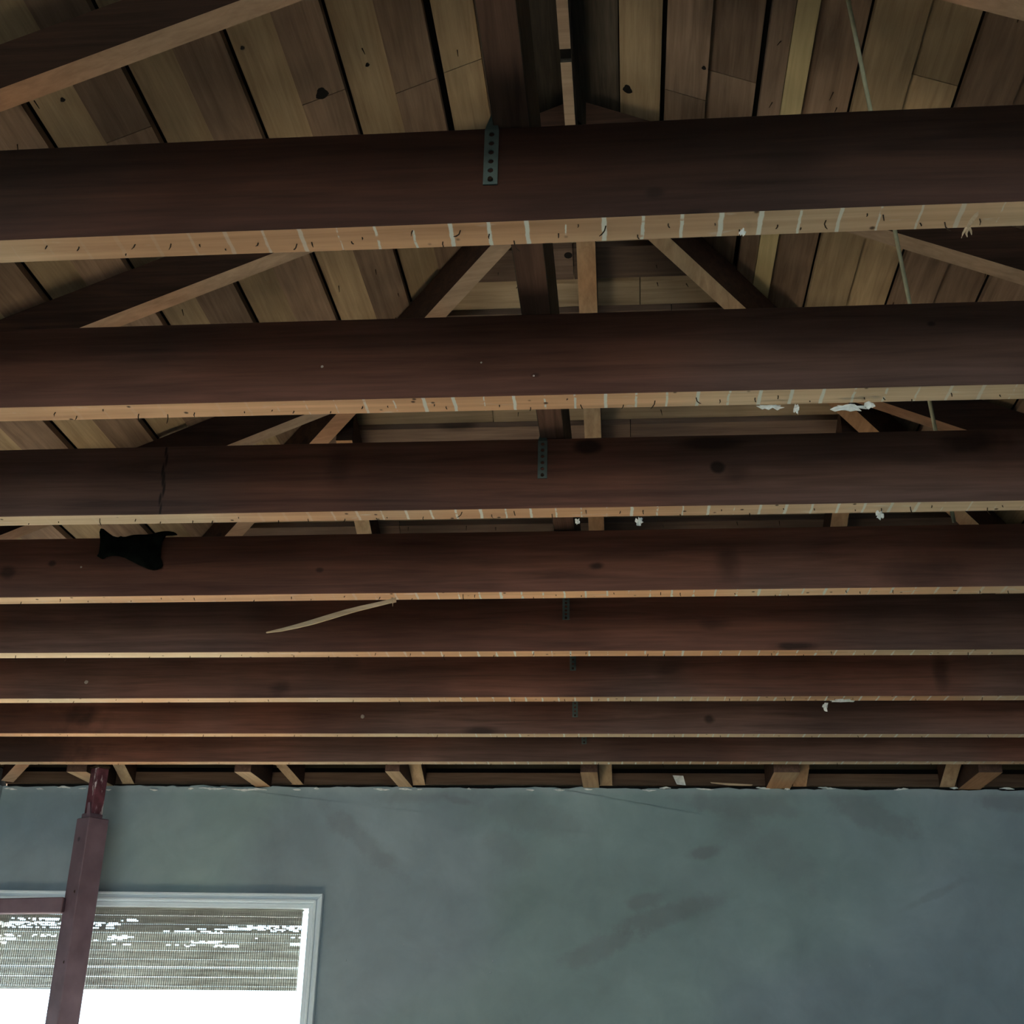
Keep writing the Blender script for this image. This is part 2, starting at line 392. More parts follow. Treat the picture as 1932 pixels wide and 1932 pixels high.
bm = bmesh.new(); box(bm, XL, XR, YF+.03, YF+.11, H, .8663); link_mesh('wall_core', bm, M_felt, wf)  # black strip painted in for the shaded gap under the plate
# shreds of white paper and plaster left along the top edge
rnd = random.Random(5)
for px, w in ((20, .05), (75, .03), (120, .05), (155, .03), (205, .02), (290, .03), (360, .02), (400, .1), (470, .13), (560, .03), (597, .02),
              (720, .06), (765, .05), (792, .02), (885, .015), (1000, .03), (1055, .04), (1110, .03), (1225, .05), (1255, .04), (1330, .06),
              (1440, .05), (1485, .02), (1560, .06), (1700, .05), (1800, .03), (1900, .05)):
    p = at(px, 1488+rnd.uniform(-2, 2.5), Y=YF-.004); n = max(4, int(w/.008)); top_, bot = [], []
    for i in range(n+1):
        x = p.x-w/2+w*i/n; e = .0048*math.sin(PI*i/n)+.0006; zz = p.z+.002*math.sin(x*60)
        top_.append((x, YF-.001, zz+e*rnd.uniform(.3, 1))); bot.append((x, YF-.001, zz-e*rnd.uniform(.2, .8)))
    bm = bmesh.new(); slab(bm, bot+top_[::-1], (0, -.004, 0)); link_mesh('plaster_shred', bm, M_paper, wf)
for px, py in ((930, 1813), (652, 1812), (1641, 1822), (762, 1782), (925, 1835)):
    p = at(px, py, Y=YF-.001); bm = bmesh.new(); tube(bm, [p+Vector((0, .002, 0)), p+Vector((0, -.003, 0))], [.004, .003], 8); link_mesh('plaster_pimple', bm, M_sidewall, wf)
# side and rear walls
wl = empty('wall_left', (XL, 1, FL)); struct(wl, 'blue grey wall at the left corner')
bm = bmesh.new(); box(bm, XL-.12, XL, YB-.12, YF+.0, FL, H-.001); link_mesh('plaster', bm, M_sidewall, wl)
wr = empty('wall_right', (XR, 1, FL)); struct(wr)
bm = bmesh.new(); box(bm, XR, XR+.12, YB-.12, YF+.0, FL, H-.001); link_mesh('plaster', bm, M_sidewall, wr)
wb = empty('wall_rear', (XC, YB, FL)); struct(wb)
BX0, BX1, BZ0, BZ1 = -2.0, 1.8, -.95, .7  # unseen rear window, widened and set far back to even the joist light
for a in ((XL, BX0, FL, H), (BX1, XR, FL, H), (BX0, BX1, BZ1, H), (BX0, BX1, FL, BZ0)):
    bm = bmesh.new(); box(bm, a[0], a[1], YB-.12, YB, a[2], a[3]); link_mesh('plaster', bm, M_sidewall, wb)
bm = bmesh.new(); slab(bm, [Vector(p) for p in ((XL-.1, YB, H), (XR+.1, YB, H), (XC, YB, ZR+.1))], (0, -.1, 0)); link_mesh('gable', bm, M_deck_dark, wb)
w2 = empty('window_2', (-.1, YB-.06, BZ0)); struct(w2)
for x0, x1, z0, z1 in ((BX0, BX1, BZ0, BZ0+.05), (BX0, BX1, BZ1-.05, BZ1), (BX0, BX0+.05, BZ0+.05, BZ1-.05), (BX1-.05, BX1, BZ0+.05, BZ1-.05), (-.13, -.07, BZ0+.05, BZ1-.05)):
    bm = bmesh.new(); box(bm, x0, x1, YB-.09, YB-.04, z0, z1); link_mesh('frame_bar', bm, M_white, w2)

# ------------------------------------------------------------------ roof sheathing (the ceiling one looks up at)
def zl(x): return H+SL*(x-XL)
def zrt(x): return H+SL*(XR-x)
def zh(y): return H+SL*(YF-y)
ceil = empty('ceiling', (XC, 1, H)); struct(ceil, 'underside of a hipped roof, bare sheathing boards over rafters')
TH = .017
def yhip(x): return YF-(x-XL) if x < XC else YF-(XR-x)
def backing():
    e = .16; o = RD+2*TH+.004
    bm = bmesh.new()
    A = (XL-e, YB-.2, zl(XL-e)+o); B = (XC, YB-.2, ZR+o); C = (XC, YH, ZR+o); D = (XL-e, YF+e, zl(XL-e)+o)
    E_ = (XR+e, YB-.2, zrt(XR+e)+o); G = (XR+e, YF+e, zrt(XR+e)+o)
    for q in ((A, B, C, D), (B, E_, G, C), (D, C, G)):
        slab(bm, [Vector(p) for p in q], (0, 0, .03))
    return link_mesh('roofing_felt', bm, M_felt, ceil)
backing()
def board(x0, x1, y0, y1, z, m, layer, yend=False, name='sheathing_board'):
    """board running in y on a slope; z(x) underside of layer 0; y1 may be cut along the hip"""
    b0 = RD+layer*TH; e0 = yhip(x0)-.002 if yend else y1; e1 = yhip(x1)-.002 if yend else y1
    bm = bmesh.new()
    hexa(bm, [(x0, y0, z(x0)+b0), (x1, y0, z(x1)+b0), (x1, e1, z(x1)+b0), (x0, e0, z(x0)+b0),
              (x0, y0, z(x0)+b0+TH-.001), (x1, y0, z(x1)+b0+TH-.001), (x1, e1, z(x1)+b0+TH-.001), (x0, e0, z(x0)+b0+TH-.001)])
    return link_mesh(name, bm, m, ceil)
JOINTS = {}
def run(x0, x1, z, m, layer, joints):
    js = sorted(joints); ys = [YB-.15]+js
    end = min(yhip(x0), yhip(x1))
    ys = [y for y in ys if y < end-.15]
    for i, y in enumerate(ys):
        last = i == len(ys)-1
        board(x0, x1, y+.001, 0 if last else ys[i+1]-.001, z, m, layer, last)
rj = random.Random(11)
def rjoints():
    y = rj.uniform(-1.6, .2); out = []
    while y < 4.3: out.append(y); y += rj.choice((1.29, 1.93, 1.29))+rj.uniform(-.02, .02)
    return out
# left slope: proud brown boards alternate with recessed yellow ones
P_ = .0846; x = -.357; k = 0
left_j = {0: [2.085-.13], 3: [1.80], 5: [1.72]}
while x > XL-.14:
    j = rjoints()
    if k == 0: j = [.3, 1.92]
    if k == 2: j = [-.4, 1.86]
    if k == 6: j = [.1, 1.775]
    proud = k % 2 == 1
    # board k spans (x .. x+P_) going left
    xa, xb = (x-P_, x) if True else (x, x)
    if k == 0:
        pass
    dark = k > 24
    m = M_deck_brown if proud == False else M_deck_light
    # k even: proud brown (its right edge shows as the dark line), k odd: recessed yellow
    if k % 2 == 0: run(x-P_+.0, x-.003, zl, M_deck_brown, 0, j)
    else: run(x-P_+.002, x+.004, zl, M_deck_light, 1, j)
    x -= P_; k += 1
run(-.348, -.272, zl, M_deck_light, 1, [.2, 1.93])
run(-.268, -.186, zl, M_deck_brown, 0, [-.5, 1.6])
run(-.188, XC-.001, zl, M_deck_dark, 1, [-.2, 1.55])
# right slope
run(XC+.001, .004, zrt, M_deck_dark, 1, [-.6, 1.4])
run(.0065, .090, zrt, M_deck_light, 1, [.4])
run(.099, .180, zrt, M_deck_brown, 0, [.35, 2.02])
run(.176, .274, zrt, M_deck_brown, 1, [-.3, 1.95])
run(.283, .322, zrt, M_deck_brown, 0, [.9])
run(.3235, .361, zrt, M_deck_strip, 0, [.1])
x = .3625; k = 0
while x < XR+.14:
    if k % 2 == 0: run(x-.004, x+P_-.002, zrt, M_deck_brown if k in (0, 4) else M_deck_light, 1, rjoints())
    else: run(x+.002, x+P_, zrt, M_deck_light if k in (1,) else M_deck_brown, 0, rjoints())
    x += P_; k += 1
# hip slope (boards run left to right)
y = 2.667-2*P_; y -= 2*P_; k = 0
while y < YF+.13:
    y0, y1 = (y+.004, y+P_) if k % 2 == 0 else (y-.004, y+P_+.006)
    ly = 0 if k % 2 == 0 else 1
    b0 = RD+ly*TH; cuts = [None]+[XC+rj.uniform(-.6, .6)*min(1, (y-YH))]*(1)+[None]
    def xl(yy): return XL+(YF-yy)+.002
    def xr(yy): return XR-(YF-yy)-.002
    if y0 < YH+.01: y0 = YH+.01
    if y1 > y0+.02:
        c = cuts[1]
        for (a0, a1, c0, c1) in ((xl(y0), xl(y1), c-.001, c-.001), (c+.001, c+.001, xr(y0), xr(y1))):
            if min(c0-a0, c1-a1) < .05: continue
            bm = bmesh.new(); Z = lambda yy: zh(yy)+b0
            hexa(bm, [(a0, y0, Z(y0)), (c0, y0, Z(y0)), (c1, y1, Z(y1)), (a1, y1, Z(y1)),
                      (a0, y0, Z(y0)+TH-.001), (c0, y0, Z(y0)+TH-.001), (c1, y1, Z(y1)+TH-.001), (a1, y1, Z(y1)+TH-.001)])
            link_mesh('sheathing_board', bm, M_deck_dark if y1 < 2.42 else M_hip_brown if ly == 0 else M_hip_light, ceil)
    y += P_; k += 1
# knot holes in the sheathing: dark plugs slightly proud of the board face
def on_slope(px, py, z, extra):
    d = (px-966)/F_PX*RT - (py-966)/F_PX*UP + FWD
    if z is zl: s = (H+extra-SL*XL)/(d.z-SL*d.x)
    elif z is zrt: s = (H+extra+SL*XR)/(d.z+SL*d.x)
    else: s = (H+extra+SL*YF)/(d.z+SL*d.y)
    return d*s
for px, py, z, r, ly in ((607, 176, zl, .012, 0), (1184, 168, zrt, .010, 1), (1328, 128, zrt, .004, 0), (693, 122, zl, .004, 1), (457, 90, zl, .0035, 1), (118, 188, zl, .004, 1)):
    p = on_slope(px, py, z, RD+ly*TH); n = Vector((SL if z is zl else -SL, 0, -1)).normalized()
    bm = bmesh.new(); a = n.cross(Vector((0, 1, 0))).normalized(); c_ = Vector((0, 1, 0))
    ring = [p+n*.0006+a*r*(1+.25*math.sin(3*t))*math.cos(t)+c_*r*1.25*math.sin(t) for t in [2*PI*i/14 for i in range(14)]]
    slab(bm, ring, n*-.004); link_mesh('knot_hole', bm, M_hole, ceil)
# nail points coming through the sheathing
rn = random.Random(21)
def nail_tip(p, n, parent=ceil):
    bm = bmesh.new(); q = p+n*rn.uniform(.010, .018)+Vector((rn.uniform(-.005, .005), rn.uniform(-.005, .005), 0))
    tube(bm, [p-n*.004, q], [.0013, .0005], 5); link_mesh('nail_tip', bm, M_rust, parent)
for i in range(34):
    Y = rn.uniform(1.6, 2.7); X = rn.uniform(-1.1, -.2); nail_tip(Vector((X, Y, zl(X)+RD)), Vector((SL, 0, -1)).normalized())
for i in range(34):
    Y = rn.uniform(1.6, 2.7); X = rn.uniform(.05, 1.0); nail_tip(Vector((X, Y, zrt(X)+RD)), Vector((-SL, 0, -1)).normalized())
for px, py in ((1240, 535), (1295, 537), (1238, 500), (975, 505), (978, 540), (940, 515), (978, 780), (1247, 775), (1345, 520), (880, 992), (700, 1000), (770, 995), (935, 995), (1390, 985), (1470, 983), (1250, 990)):
    nail_tip(on_slope(px, py, zh, RD), Vector((0, -SL, -1)).normalized())

# ------------------------------------------------------------------ rafters
rg = 'common rafters of the side slopes'
TR = .044
def common(y, side, label):
    x0 = XL if side < 0 else XR; sgn = 1 if side < 0 else -1
    xe = XC-sgn*.0225
    if y > YH: xe = (XL+(YF-y-TR)-.034) if side < 0 else (XR-(YF-y-TR)+.034)
    z = zl if side < 0 else zrt
    xs = x0+sgn*.01
    bm = bmesh.new()
    hexa(bm, [(xs, y, z(xs)), (xe, y, z(xe)), (xe, y+TR, z(xe)), (xs, y+TR, z(xs)),
              (xs, y, z(xs)+RD-.001), (xe, y, z(xe)+RD-.001), (xe, y+TR, z(xe)+RD-.001), (xs, y+TR, z(xs)+RD-.001)], (1, 0, 0, 0, 0, 0))
    return tag(link_mesh('rafter', bm, [M_rafter_side, M_rafter_under]), label, 'rafter', rg)
names = ['nearest, above the first ceiling joist', 'between first and second ceiling joists', 'between second and third ceiling joists']
for i, y in enumerate((1.493, 2.127, 2.775)):
    common(y, -1, 'dark left slope rafter with pale underside, '+names[i])
    common(y, 1, 'dark right slope rafter with pale underside, '+names[i])
for i, y in enumerate((.86, 3.41, 4.02)):
    w = ('overhead in front of the nearest joist', 'fourth from the camera, short, behind the hip', 'shortest, by the far corner')[i]
    common(y, -1, 'dark rafter on the left roof slope, '+w); common(y, 1, 'dark rafter on the right roof slope, '+w)
def hip(side, label):
    a = Vector((XL if side < 0 else XR, YF, H)); b_ = Vector((XC, YH, ZR)); d = b_-a
    pd = Vector((d.x, d.y, 0)).normalized(); n = Vector((-pd.y, pd.x, 0))*.0225
    a2 = a+d*.012; b2 = a+d*.99; up = Vector((0, 0, RD-.012))
    bm = bmesh.new(); q = [a2-n, b2-n, b2+n, a2+n]
    hexa(bm, q+[v+up for v in q], (1, 0, 0, 0, 0, 0))
    return tag(link_mesh('hip_rafter', bm, [M_rafter_side, M_jack_under if side > 0 else M_rafter_under]), label, 'rafter', 'hip rafters')
hip(-1, 'diagonal hip rafter running down from the ridge end to the far left corner')
hip(1, 'diagonal hip rafter running down from the ridge end toward the far right corner')
def jack(xc, label, w=.044, dx=0.0, yt=None):
    yt = yt if yt is not None else (YF-(xc-XL)+.062 if xc < XC-.05 else (YF-(XR-xc)+.062 if xc > XC+.05 else YH+.075))
    yb = YF+.005; bm = bmesh.new()
    p = []
    for up in (0, RD-.001):
        p += [(xc-w/2+dx, yt, zh(yt)+up), (xc+w/2+dx, yt, zh(yt)+up), (xc+w/2, yb, zh(yb)+(up or .012)), (xc-w/2, yb, zh(yb)+(up or .012))]
    hexa(bm, p, (1, 0, 0, 0, 0, 0))
    return tag(link_mesh('jack_rafter', bm, [M_rafter_side, M_jack_under]), label, 'rafter', 'rafters of the hip slope')
jack(-.0777, 'centre rafter coming straight down from the ridge end to the far wall')
jack(-.745, 'hip slope rafter landing on the far wall, first one left of the centre rafter')
jack(-1.187, 'thin leaning rafter above the window side of the far wall, slanting most', .040, -.19, 3.85)
jack(-1.82, 'rafter landing on the far wall just right of the red post top')
jack(.595, 'hip slope rafter landing on the far wall, first one right of the centre rafter', .046)
jack(1.095, 'hip slope rafter landing on the far wall, second one right of the centre rafter', .05)
jack(1.72, 'short hip slope rafter near the far right corner')
for px, py, r_ in ((1327, 520, .006), (1072, 482, .010)):
    p = on_slope(px, py, zh, -.0005 if px > 1200 else RD-.0005)
    bm = bmesh.new(); slab(bm, [p+Vector((r_*math.cos(t), r_*.8*math.sin(t), -SL*r_*.8*math.sin(t))) for t in [2*PI*i/12 for i in range(12)]], (0, 0, .004))
    if px > 1200:
        q = [o for o in bpy.data.objects if o.name == 'hip_rafter.001'][0]; link_mesh('knot', bm, M_rafter_side, q)
    else: link_mesh('knot_hole', bm, M_hole, ceil)
# ridge board: two lengths with a dark gap between
for (y0, y1, lab) in ((YB-.1, 1.866, 'ridge board with pale lower edge, nearer length'), (1.902, YH+.03, 'ridge board with pale lower edge, farther length ending at the hips')):
    bm = bmesh.new(); box(bm, XC-.0205, XC+.0015, y0, y1, ZR-.005, ZR+RD+.01, (1, 0, 0, 0, 0, 0))
    tag(link_mesh('ridge_board', bm, [M_deck_dark, M_rafter_under]), lab, 'ridge board')
bm = bmesh.new(); box(bm, XC-.020, XC+.001, 1.868, 1.900, ZR+.004, ZR+RD); tag(link_mesh('ridge_spacer', bm, M_hole), 'small dark block in the gap between the two ridge board lengths', 'wood block')

# ------------------------------------------------------------------ ceiling joists
nails = []
rn = random.Random(4)
for v in range(6):                                  # bent nail shapes, hanging down from z = 0
    bm = bmesh.new(); L_ = (.004, .006, .010, .015, .005, .008)[v]; ax = rn.uniform(-1, 1); ay = rn.uniform(-1, .3)
    pts = [Vector((0, 0, .004)), Vector((0, 0, -L_*.4)), Vector((ax*L_*.2, ay*L_*.2, -L_*.7)), Vector((ax*L_*.4, ay*L_*.4, -L_*.85))]
    if v % 2 == 0: pts = pts[:3]
    tube(bm, pts, [.0008]*(len(pts)-1)+[.0004], 5)
    bmesh.ops.recalc_face_normals(bm, faces=bm.faces)
    me = bpy.data.meshes.new('nail'); bm.to_mesh(me); bm.free(); me.materials.append(M_rust); nails.append(me)
order = ['nearest visible one, metal strap at middle', 'second from the camera', 'third from camera, cracked at left',
         'fourth, with black cloth over it', 'fifth, behind the hanging splinter', 'sixth from the camera',
         'seventh, last but one before wall', 'last, closest to blue grey wall']
JO = []
def joist(k, spec, label, n_nails, shade=1, under=M_under):
    ya, za, yb, zb, t, D = spec
    def pt(x, dy, dz):
        s = (x+1)/2; return Vector((x, ya+(yb-ya)*s+dy, za+(zb-za)*s+dz))
    bm = bmesh.new(); x0, x1 = XL+.004, XR-.004; s = .17; c = .06
    xs = [x0, x0+s] + [x0+s+(x1-x0-2*s)*i/22 for i in range(1, 22)] + [x1-s, x1]
    rj2 = random.Random(k+50); rings = []
    for i, x in enumerate(xs):
        top = D-(c if i in (0, len(xs)-1) else 0); wv = rj2.uniform(-.0007, .0007)
        rings.append([bm.verts.new(pt(x, dy+wv, dz)) for dy, dz in ((0, 0), (t, 0), (t, top), (0, top))])
    for A, B in zip(rings, rings[1:]):
        for i, m in ((0, 1), (1, 0), (2, 0), (3, 0)):
            f = bm.faces.new((A[i], A[(i+1) % 4], B[(i+1) % 4], B[i])); f.material_index = m
    bm.faces.new(rings[0]); bm.faces.new(rings[-1][::-1])
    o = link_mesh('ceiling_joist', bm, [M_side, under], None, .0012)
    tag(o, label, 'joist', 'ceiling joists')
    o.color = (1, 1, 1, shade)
    lim = min(1.0, .42+ .28*k)
    for i in range(n_nails):
        u = (i+rn.uniform(.1, .9))/n_nails
        dd = (JY[k][0] if k >= 0 else 1)*.47+.1
        x = -dd*1.06+u*dd*1.83
        p = pt(x, rn.uniform(.25, .85)*t, 0)
        me = nails[rn.randrange(6)]; q = bpy.data.objects.new('nail', me); COL.objects.link(q)
        q.parent = o; q.location = p-PW[o]; q.rotation_euler = (rn.uniform(-.25, .25), rn.uniform(-.35, .35), rn.uniform(0, 6.28))
    JO.append(o); return o
for k, spec in enumerate(JY): joist(k, spec, 'dark brown ceiling joist with pale underside, '+order[k], (34, 32, 34, 32, 28, 26, 20, 14)[k], (.70, 1.12, 1.45, 1.4, 1.5, 1.75, 1.7, 1.6)[k])  # last values paint window glare into the far joists' side colour
for i, y in enumerate((.738, .332, -.075)):
    joist(0, (y, .853, y, .853, .0445, .1325), 'dark brown ceiling joist overhead, '+('just nearer than first strapped joist', 'directly above the viewer', 'behind the viewer')[i], 0)

# plaster specks stuck on the joist faces
for k, px, py, r in ((1, 305, 703, .0022), (1, 608, 692, .0028), (3, 153, 1070, .0022), (5, 163, 1287, .0055), (6, 684, 1352, .0062), (1, 1007, 709, .0015), (1, 908, 684, .0015)):
    p = at(px, py, Y=jy(k)-.0005); bm = bmesh.new(); bmesh.ops.create_icosphere(bm, subdivisions=2, radius=r)
    for v in bm.verts: v.co = Vector((v.co.x*rn.uniform(.85, 1.15), v.co.y*.5, v.co.z*rn.uniform(.85, 1.15)))+p
    link_mesh('plaster_speck', bm, M_speck, JO[k])

# strongback lying along the tops of the joists
bm = bmesh.new(); zt = H+.1345; hexa(bm, [(-.1445, YB+.1, zt), (-.101, YB+.1, zt), (-.101, 4.03, zt), (-.1445, 4.03, zt), (-.1445, YB+.1, zt+.14), (-.101, YB+.1, zt+.14), (-.101, 3.82, zt+.14), (-.1445, 3.82, zt+.14)], (1, 0, 0, 0, 0, 0))
tag(link_mesh('strongback', bm, [M_deck_dark, M_red_wood], None, .0012), 'long reddish brown beam lying across the tops of the joists below the ridge', 'beam')

# perforated metal straps nailed to the joist faces
def strap(k, px, top, bot, label, w=.0165, lean=0.0):
    Y = jy(k)-.0026; a = at(px, top, Y=Y); z1 = a.z; z0 = at(px, bot, Y=Y).z; n = max(3, int(round((z1-z0)/.0125)))
    z1 = min(z1, H+.131)
    bm = bmesh.new(); h = (z1-z0)/n; x0, x1 = a.x-w/2, a.x+w/2; r = .0034
    for i in range(n):
        c0 = z0+i*h; cz = c0+h/2
        f = 1.0 if i < n-1 else .8
        outer = [(x0, c0), (a.x, c0), (x1, c0), (x1, cz), (x1, c0+h), (a.x, c0+h), (x0, c0+h), (x0, cz)]
        inner = [(a.x+r*math.cos(t), cz+r*math.sin(t)) for t in [math.radians(225+45*j) for j in range(8)]]
        O = [bm.verts.new((x, Y, z)) for x, z in outer]; I = [bm.verts.new((x, Y, z)) for x, z in inner]
        for j in range(8): bm.faces.new((O[j], O[(j+1) % 8], I[(j+1) % 8], I[j]))
    # the tongue that narrows and twists back onto the strongback
    ze = z1+.026
    q = [bm.verts.new(p) for p in ((x0, Y, z1), (x1, Y, z1), (a.x+w*.22, Y+.006, ze), (a.x-w*.12, Y+.004, ze))]
    bm.faces.new(q)
    bmesh.ops.remove_doubles(bm, verts=bm.verts, dist=.0002)
    ext = bmesh.ops.extrude_face_region(bm, geom=bm.faces[:])
    bmesh.ops.translate(bm, verts=[v for v in ext['geom'] if isinstance(v, bmesh.types.BMVert)], vec=(0, .0016, 0))
    o = tag(link_mesh('metal_strap', bm, M_metal), label, 'metal strap', 'perforated straps under the strongback')
    for i in (0,):
        p = Vector((a.x, Y-.001, z0+h/2)); bm = bmesh.new(); tube(bm, [p+Vector((0, .003, 0)), p+Vector((0, -.0015, 0))], [.0032, .0026], 8)
        link_mesh('nail', bm, M_rust, o)
    return o
strap(0, 928, 245, 347, 'grey perforated metal strap on the nearest joist')
strap(2, 1024, 832, 902, 'grey perforated metal strap on the third joist from the camera')
strap(4, 1068, 1110, 1169, 'grey perforated metal strap on the fifth joist, under the fourth joist edge')
strap(5, 1081, 1220, 1265, 'grey perforated metal strap on the sixth joist from the camera')
strap(6, 1085, 1300, 1353, 'grey perforated metal strap on the seventh joist from the camera')
strap(7, 1102, 1375, 1404, 'small grey metal strap on the last joist before the wall')

# ------------------------------------------------------------------ far wall top: plate, blocking, ceiling stubs
bm = bmesh.new(); box(bm, XL, XR, 4.432, 4.52, .8665, .909, (1, 0, 0, 0, 0, 0))
tag(link_mesh('top_plate', bm, [M_plate, M_jack_under]), 'brown horizontal plank lying on top of the far wall under the rafters', 'plank')
bm = bmesh.new(); slab(bm, [Vector((XL-.1, 4.50, .91)), Vector((XR+.1, 4.50, .91)), Vector((XR+.1, 4.50, .945)), Vector((XL-.1, 4.50, .945))], (0, .03, 0)); link_mesh('eave_block', bm, M_felt, wf)
for x0, x1 in ((XL-.12, XL-.04), (XR+.04, XR+.12)):
    bm = bmesh.new(); box(bm, x0, x1, YB, YF+.1, H, H+.075); link_mesh('eave_block', bm, M_felt, wl if x0 < 0 else wr)
sg = 'stub joists between the last joist and the far wall'
def stub(x0, x1, y0, label, dk=0):
    bm = bmesh.new(); box(bm, x0, x1, y0, 4.43, H+.002, H+.088, (1, 0, 2, 0, 0, 0))
    return tag(link_mesh('stub_joist', bm, [M_rafter_side, M_jack_under, M_red_wood]), label, 'wood block', sg)
stub(-1.945, -1.873, 4.17, 'short wood block above the far wall just left of the red post top')
stub(-1.345, -1.288, 4.165, 'short orange wood block above the far wall, beside the most slanting rafter')
stub(-.818, -.7685, 4.15, 'short wood block beside the first hip rafter left of the centre')
stub(-.158, -.1015, 4.155, 'short wood block beside the centre rafter at the far wall')
stub(.478, .562, 4.147, 'short wood block beside the first hip rafter right of the centre')
stub(1.13, 1.205, 4.14, 'brown wood block above the far wall near the right edge')
# bits of lath and paper on the far wall top
def shard(name, label, cat, pts, Y, d, m):
    bm = bmesh.new(); slab(bm, [at(x, y, Y=Y) for x, y in pts], (0, d, 0))
    bmesh.ops.triangulate(bm, faces=[f for f in bm.faces if len(f.verts) > 4])
    return tag(link_mesh(name, bm, m), label, cat)
shard('paper_tag', 'small pale scrap standing on the far wall top right of the middle', 'paper scrap', [(1269, 1463), (1289, 1464), (1294, 1482), (1277, 1480)], 4.40, -.003, M_paper)
shard('lath_sliver', 'thin pale sliver of lath lying on the far wall top right of the middle', 'splinter', [(1340, 1476), (1380, 1478.5), (1420, 1480.5), (1418, 1483), (1375, 1482), (1342, 1478)], 4.405, -.004, M_splint)

# ------------------------------------------------------------------ splinters and scraps hanging from the joists
def sliver(name, label, cat, pts, wid, Y0, Y1, m, th=.004):
    bm = bmesh.new(); n = len(pts); top_, bot = [], []
    for i, ((x, y), w) in enumerate(zip(pts, wid)):
        Y = Y0+(Y1-Y0)*i/(n-1); top_.append(at(x, y-w/2, Y=Y)); bot.append(at(x, y+w/2, Y=Y))
    rows = [[bm.verts.new(a), bm.verts.new(b_), bm.verts.new(b_+Vector((0, th, 0))), bm.verts.new(a+Vector((0, th, 0)))] for a, b_ in zip(top_, bot)]
    for A, B in zip(rows, rows[1:]):
        for j in range(4): bm.faces.new((A[j], A[(j+1) % 4], B[(j+1) % 4], B[j]))
    bm.faces.new(rows[0]); bm.faces.new(rows[-1][::-1])
    return tag(link_mesh(name, bm, m), label, cat)
sl_ = sliver('wood_splinter', 'long pale wood splinter hanging slanted from the fourth joist', 'splinter',
       [(747, 1131), (735, 1134), (715, 1139), (680, 1147), (650, 1155), (620, 1164), (590, 1173), (560, 1181), (530, 1188), (502, 1193)],
       [9, 7, 7, 8, 9, 9.5, 9, 7, 5, 1.5], 2.385, 2.40, M_splint)
bm = bmesh.new(); p = at(741, 1134, Y=2.384); tube(bm, [p+Vector((0, 0, .004)), p+Vector((.001, -.002, -.012))], [.0013, .0007], 5); link_mesh('nail', bm, M_splint, sl_)
fr = sliver('frayed_wood_fibre', 'frayed pale wood fibre sticking down from the nearest joist at the right', 'splinter',
       [(1846, 402), (1838, 410), (1829, 422), (1824, 432)], [7, 12, 13, 13], 1.150, 1.135, M_splint, .003)
for q in ([(1823, 430), (1817, 440), (1814, 449)], [(1826, 432), (1823, 441), (1825, 447)], [(1829, 430), (1832, 437), (1833, 443)]):
    bm = bmesh.new(); tube(bm, [at(x, y, Y=1.135) for x, y in q], [.0016, .0012, .0005], 5); link_mesh('fibre', bm, M_splint, fr)
def scrap(label, cx, cy_, rx, ry, Y, seed, name='paper_scrap', m=None):
    r_ = random.Random(seed); bm = bmesh.new(); n = 18; ring = []
    c = at(cx, cy_, Y=Y)
    for i in range(n):
        t = 2*PI*i/n; q = r_.uniform(.55, 1.15); p = at(cx+rx*math.cos(t)*q, cy_+ry*math.sin(t)*q, Y=Y); p.y += r_.uniform(-.004, .004); ring.append(bm.verts.new(p))
    cv = bm.verts.new(c+Vector((0, -.004, 0)))
    for i in range(n): bm.faces.new((ring[i], ring[(i+1) % n], cv))
    ext = bmesh.ops.extrude_face_region(bm, geom=bm.faces[:]); bmesh.ops.translate(bm, verts=[v for v in ext['geom'] if isinstance(v, bmesh.types.BMVert)], vec=(0, .0015, 0))
    return tag(link_mesh(name, bm, m or M_paper), label, 'paper scrap')
scrap('torn white scrap under the second joist, left one of the pair right of centre', 1455, 768, 26, 5, 1.585, 1)
scrap('wide torn white scrap under the second joist near the right hip rafter', 1600, 769, 32, 7, 1.585, 2)
scrap('small rounded white scrap right of the wide one under the second joist', 1642, 764, 13, 7, 1.583, 3)
scrap('tiny loop of white paper hanging between the two scraps under the second joist', 1503, 772, 6, 9, 1.583, 4)
scrap('white scrap hanging under the third joist at the right', 1660, 971, 9, 9, 1.98, 5)
scrap('white tuft hanging under the third joist right of the middle', 1206, 984, 8, 9, 1.975, 6)
scrap('small white tuft under the third joist near the centre rafter', 1090, 984, 5, 7, 1.975, 7)
scrap('pale shred hanging from the sixth joist at the right', 1557, 1333, 7, 10, 3.215, 8)
scrap('white plaster lump under the nearest joist right of the middle', 1401, 438, 8, 7, 1.17, 9)
scrap('long pale peel along the sixth joist underside at the right', 1590, 1322, 26, 3, 3.205, 10)

# black cloth draped over the fourth joist
out = [(340, 260), (352, 258), (375, 262), (430, 305), (480, 340), (515, 352), (540, 350), (570, 335), (600, 346), (640, 348), (760, 334), (900, 315), (1030, 300), (1160, 285), (1215, 288), (1242, 300), (1258, 320),
       (1200, 335), (1130, 345), (1100, 375), (1075, 420), (1055, 500), (1050, 600), (1068, 640), (1078, 690), (1060, 720), (1020, 748), (980, 757), (940, 750), (900, 738), (860, 715), (800, 690), (740, 660), (680, 630), (620, 600), (560, 588), (480, 585), (430, 586), (395, 592), (370, 606), (345, 612), (310, 595), (280, 575), (300, 545), (320, 500), (330, 400), (325, 300)]
pts = [at(140+x/6.44, 960+y/6.44, Y=jy(3)-.004) for x, y in out]
bm = bmesh.new(); vs = [bm.verts.new(p) for p in pts]; f = bm.faces.new(vs)
bmesh.ops.triangulate(bm, faces=[f]); bmesh.ops.subdivide_edges(bm, edges=bm.edges[:], cuts=3, use_grid_fill=True)
